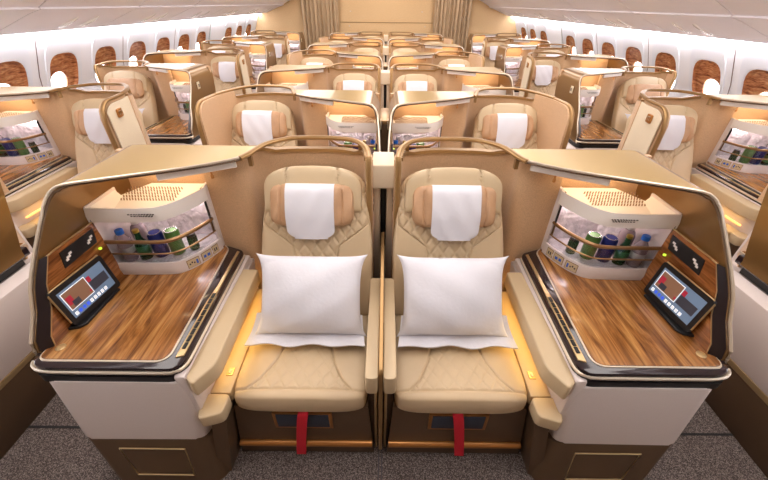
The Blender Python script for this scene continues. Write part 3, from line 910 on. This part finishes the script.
    # overhead bins
    prof = [(3.10, 1.475), (2.96, 1.478), (2.84, 1.512), (2.68, 1.572), (2.54, 1.625), (2.46, 1.648), (2.455, 1.662), (2.30, 1.742), (2.12, 1.815), (1.98, 1.90), (1.94, 2.02), (1.96, 2.20)]
    prof2 = smooth_path([(a, b_, 0.) for a, b_ in prof], 2)
    yy = [.52, 1.72, 2.92, 4.12, 5.32, 6.52, 7.72, 8.92, YB-.015]
    for i in range(len(yy)-1):
        y0, y1 = yy[i], yy[i+1]
        yc = (y0+y1)/2
        root = empty('overhead_bin', (sd*2.6, yc, 1.6)); o = (sd*2.6, yc, 1.6)
        b5 = MB(1, o)
        for (a0, a1, pn) in ((0, 11, 'bin_door'), (12, len(prof2)-1, 'bin_body')):
            q = MB(1, o); q.sheet([[(sd*x, y0+.006+(y1-y0-.012)*k/8, z) for k in range(9)] for x, z, _ in prof2[a0:a1+1]], .012)
            q.build(pn, 'bin_white', root)
        q = MB(1, o); q.sheet([[(sd*x+.0, y, z+.02) for y in (y0-.005, y1+.005)] for x, z, _ in prof2], .003); q.build('bin_backing', 'seam', root)
        for yo in (.085, .17, .255):
            q = MB(1, o); q.tube([(sd*(x-.002), y0+yo, z-.004) for x, z, _ in prof2[2:11]], .0022, 4); q.build('bin_seam', 'seam', root)
        for yo in (-.02, .24):
            q = MB(1, o)
            q.puff((sd*2.74, yc+yo, 1.546), (sd*-.93, 0, .36), (0, 1, 0), (sd*-.36, 0, -.93), .120, .032, .022, .002, 14, 10, 2.5, pinch=.3)
            q.build('bin_latch', 'latch_white', root)
        tag(root, f'white overhead bin above the {nm} windows, number {i+1} from the camera' if False else f'white overhead bin above the {nm} windows, {["first","second","third","fourth","fifth","sixth","seventh","eighth","ninth","tenth"][i]} from the camera', 'overhead bin', f'overhead bins along the {nm} wall')

# ceiling with light panels
t = MB(); t.box(-2.1, 2.1, YA, YB+.1, 2.25, 2.3); struct(t.build('ceiling', 'ceiling_white', None, False))
lt = None
for i, x in enumerate((-1.45, 0, 1.45)):
    r = MB(1, (x, 3.6, 2.23)); r.box(x-.32, x+.32, .1, 9.6, 2.225, 2.249, .004, 1)
    o = r.build('ceiling_light', 'panel_glow', None, False); o.location = (x, 3.6, 2.23)
    tag(o, 'long ceiling light panel %s' % ('above the left aisle', 'above the middle seats', 'above the right aisle')[i], 'ceiling light', 'ceiling light panels')
# bulkheads
t = MB(); t.box(-3.4, 3.4, YB, YB+.06, 0, 2.6)
struct(t.build('wall_back', 'bulkhead', None, False))
t = MB(); t.box(-3.4, 3.4, YA-.06, YA, 0, 2.6); struct(t.build('wall_front', 'bulkhead', None, False))
# small emblems/studs on the bulkhead
t = MB()
for x, z in ((-.86, 1.52), (-.9, 1.22), (.86, 1.52), (.95, 1.22)):
    t.lathe((x, YB-.012, z), [(0, 0), (.016, 0), (.016, .02), (0, .02)], 10)
struct(t.build('trim_5', 'champagne_light', None))
t = MB(); t.box(-1.13, 1.13, YB-.008, YB, 1.30, 1.312); struct(t.build('trim_6', 'gold_side', None, False))
# curtains
for sd in (-1, 1):
    t = MB(1, (sd*1.6, YB-.12, 0)); rows = []
    for j in range(9):
        z = .02+2.2*j/8; row = []
        for i in range(121):
            f = i/120; x = 1.14+.86*f
            a = f*2*pi*9
            y = YB-.13+.040*sin(a)+.012*sin(a*2.3+1)+.006*sin(j*.9+f*9)
            row.append((sd*(x+.004*sin(j+f*20)), y, z))
        rows.append(row)
    t.sheet(rows, .004)
    o = t.build('curtain', 'curtain'); o.location = (sd*1.6, YB-.12, 0)
    tag(o, 'pleated taupe curtain hanging at the end of the %s aisle' % ('left' if sd < 0 else 'right'), 'curtain', 'aisle curtains')

# ---------------------------------------------------------------- lamps of the suites
def area(name, loc, size, sy, power, col, rot=(0, 0, 0)):
    l = bpy.data.lights.new(name, 'AREA'); l.shape = 'RECTANGLE'; l.size = size; l.size_y = sy; l.energy = power; l.color = col
    o = bpy.data.objects.new(name, l); C.objects.link(o); o.location = loc; o.rotation_euler = rot; return o
def pods():
    for row in range(7):
        for sd in (-1, 1):
            if row % 2 == 0: yield 0, row, sd, 'c'; yield sd*SIDE, row, -sd, 's'
            else: yield sd*1.230, row, -sd, 'c'; yield sd*(SIDE-1.22), row, sd, 's'
for row in (0, 2, 4, 6):
    for sd in (-1, 1):
        y0 = row*PITCH; x0, x1 = sorted((sd*(SIDE-1.305), sd*(SIDE-1.212))); o = ((x0+x1)/2, y0+.95, 0)
        ya = y0+(.30 if row == 0 else .70)
        r = empty('aisle_fairing', o)
        MB(1, o).box(x0, x1, ya, y0+1.44, 0, .262, .004).build('kick_panel', 'bronze', r)
        MB(1, o).box(x0-.002, x1+.002, ya, y0+1.44, .262, .292, .002).build('fairing_strip', 'champagne', r)
        MB(1, o).box(x0, x1, ya, y0+1.44, .292, .60, .004).build('side_panel', 'body_white', r)
        tag(r, f'low cream and brown side fairing along the {"left" if sd < 0 else "right"} aisle, {ORD[row]} row', 'panel', 'aisle fairings')
HL = bpy.data.lights.new('hood_lamp', 'AREA'); HL.shape = 'RECTANGLE'; HL.size = .34; HL.size_y = .06; HL.energy = .75; HL.color = (1, .74, .47)
LL = bpy.data.lights.new('mood_lamp', 'AREA'); LL.shape = 'RECTANGLE'; LL.size = .02; LL.size_y = .55; LL.energy = .55; LL.color = (1, .66, .18)
for ox, row, h, k in pods():
    o = bpy.data.objects.new('hood_lamp', HL); C.objects.link(o); o.location = (ox+h*.97, row*PITCH+1.40, 1.145)
    if row < 3:
        o = bpy.data.objects.new('mood_lamp', LL); C.objects.link(o); o.location = (ox+h*.656, row*PITCH+1.08, .53)
        o.rotation_euler = (0, h*radians(50), 0)

# ---------------------------------------------------------------- camera, world
cam = bpy.data.cameras.new('camera'); cam.lens = 345/768*36; cam.sensor_width = 36; cam.clip_start = .02
co = bpy.data.objects.new('camera', cam); C.objects.link(co)
pitch = atan2(237, 345)
co.matrix_world = Matrix.Translation((.006, 0, 1.7)) @ (Matrix.Rotation(pi/2-pitch, 4, 'X') @ Matrix.Rotation(radians(.65), 4, 'Z'))
S.camera = co
w = bpy.data.worlds.new('world'); S.world = w; w.use_nodes = True
w.node_tree.nodes['Background'].inputs['Color'].default_value = (1, .96, .92, 1); w.node_tree.nodes['Background'].inputs['Strength'].default_value = .5
S.view_settings.view_transform = 'Standard'; S.view_settings.look = 'None'; S.view_settings.gamma = 1; S.view_settings.use_curve_mapping = False
S.view_settings.exposure = 0
bpy.context.view_layer.update()
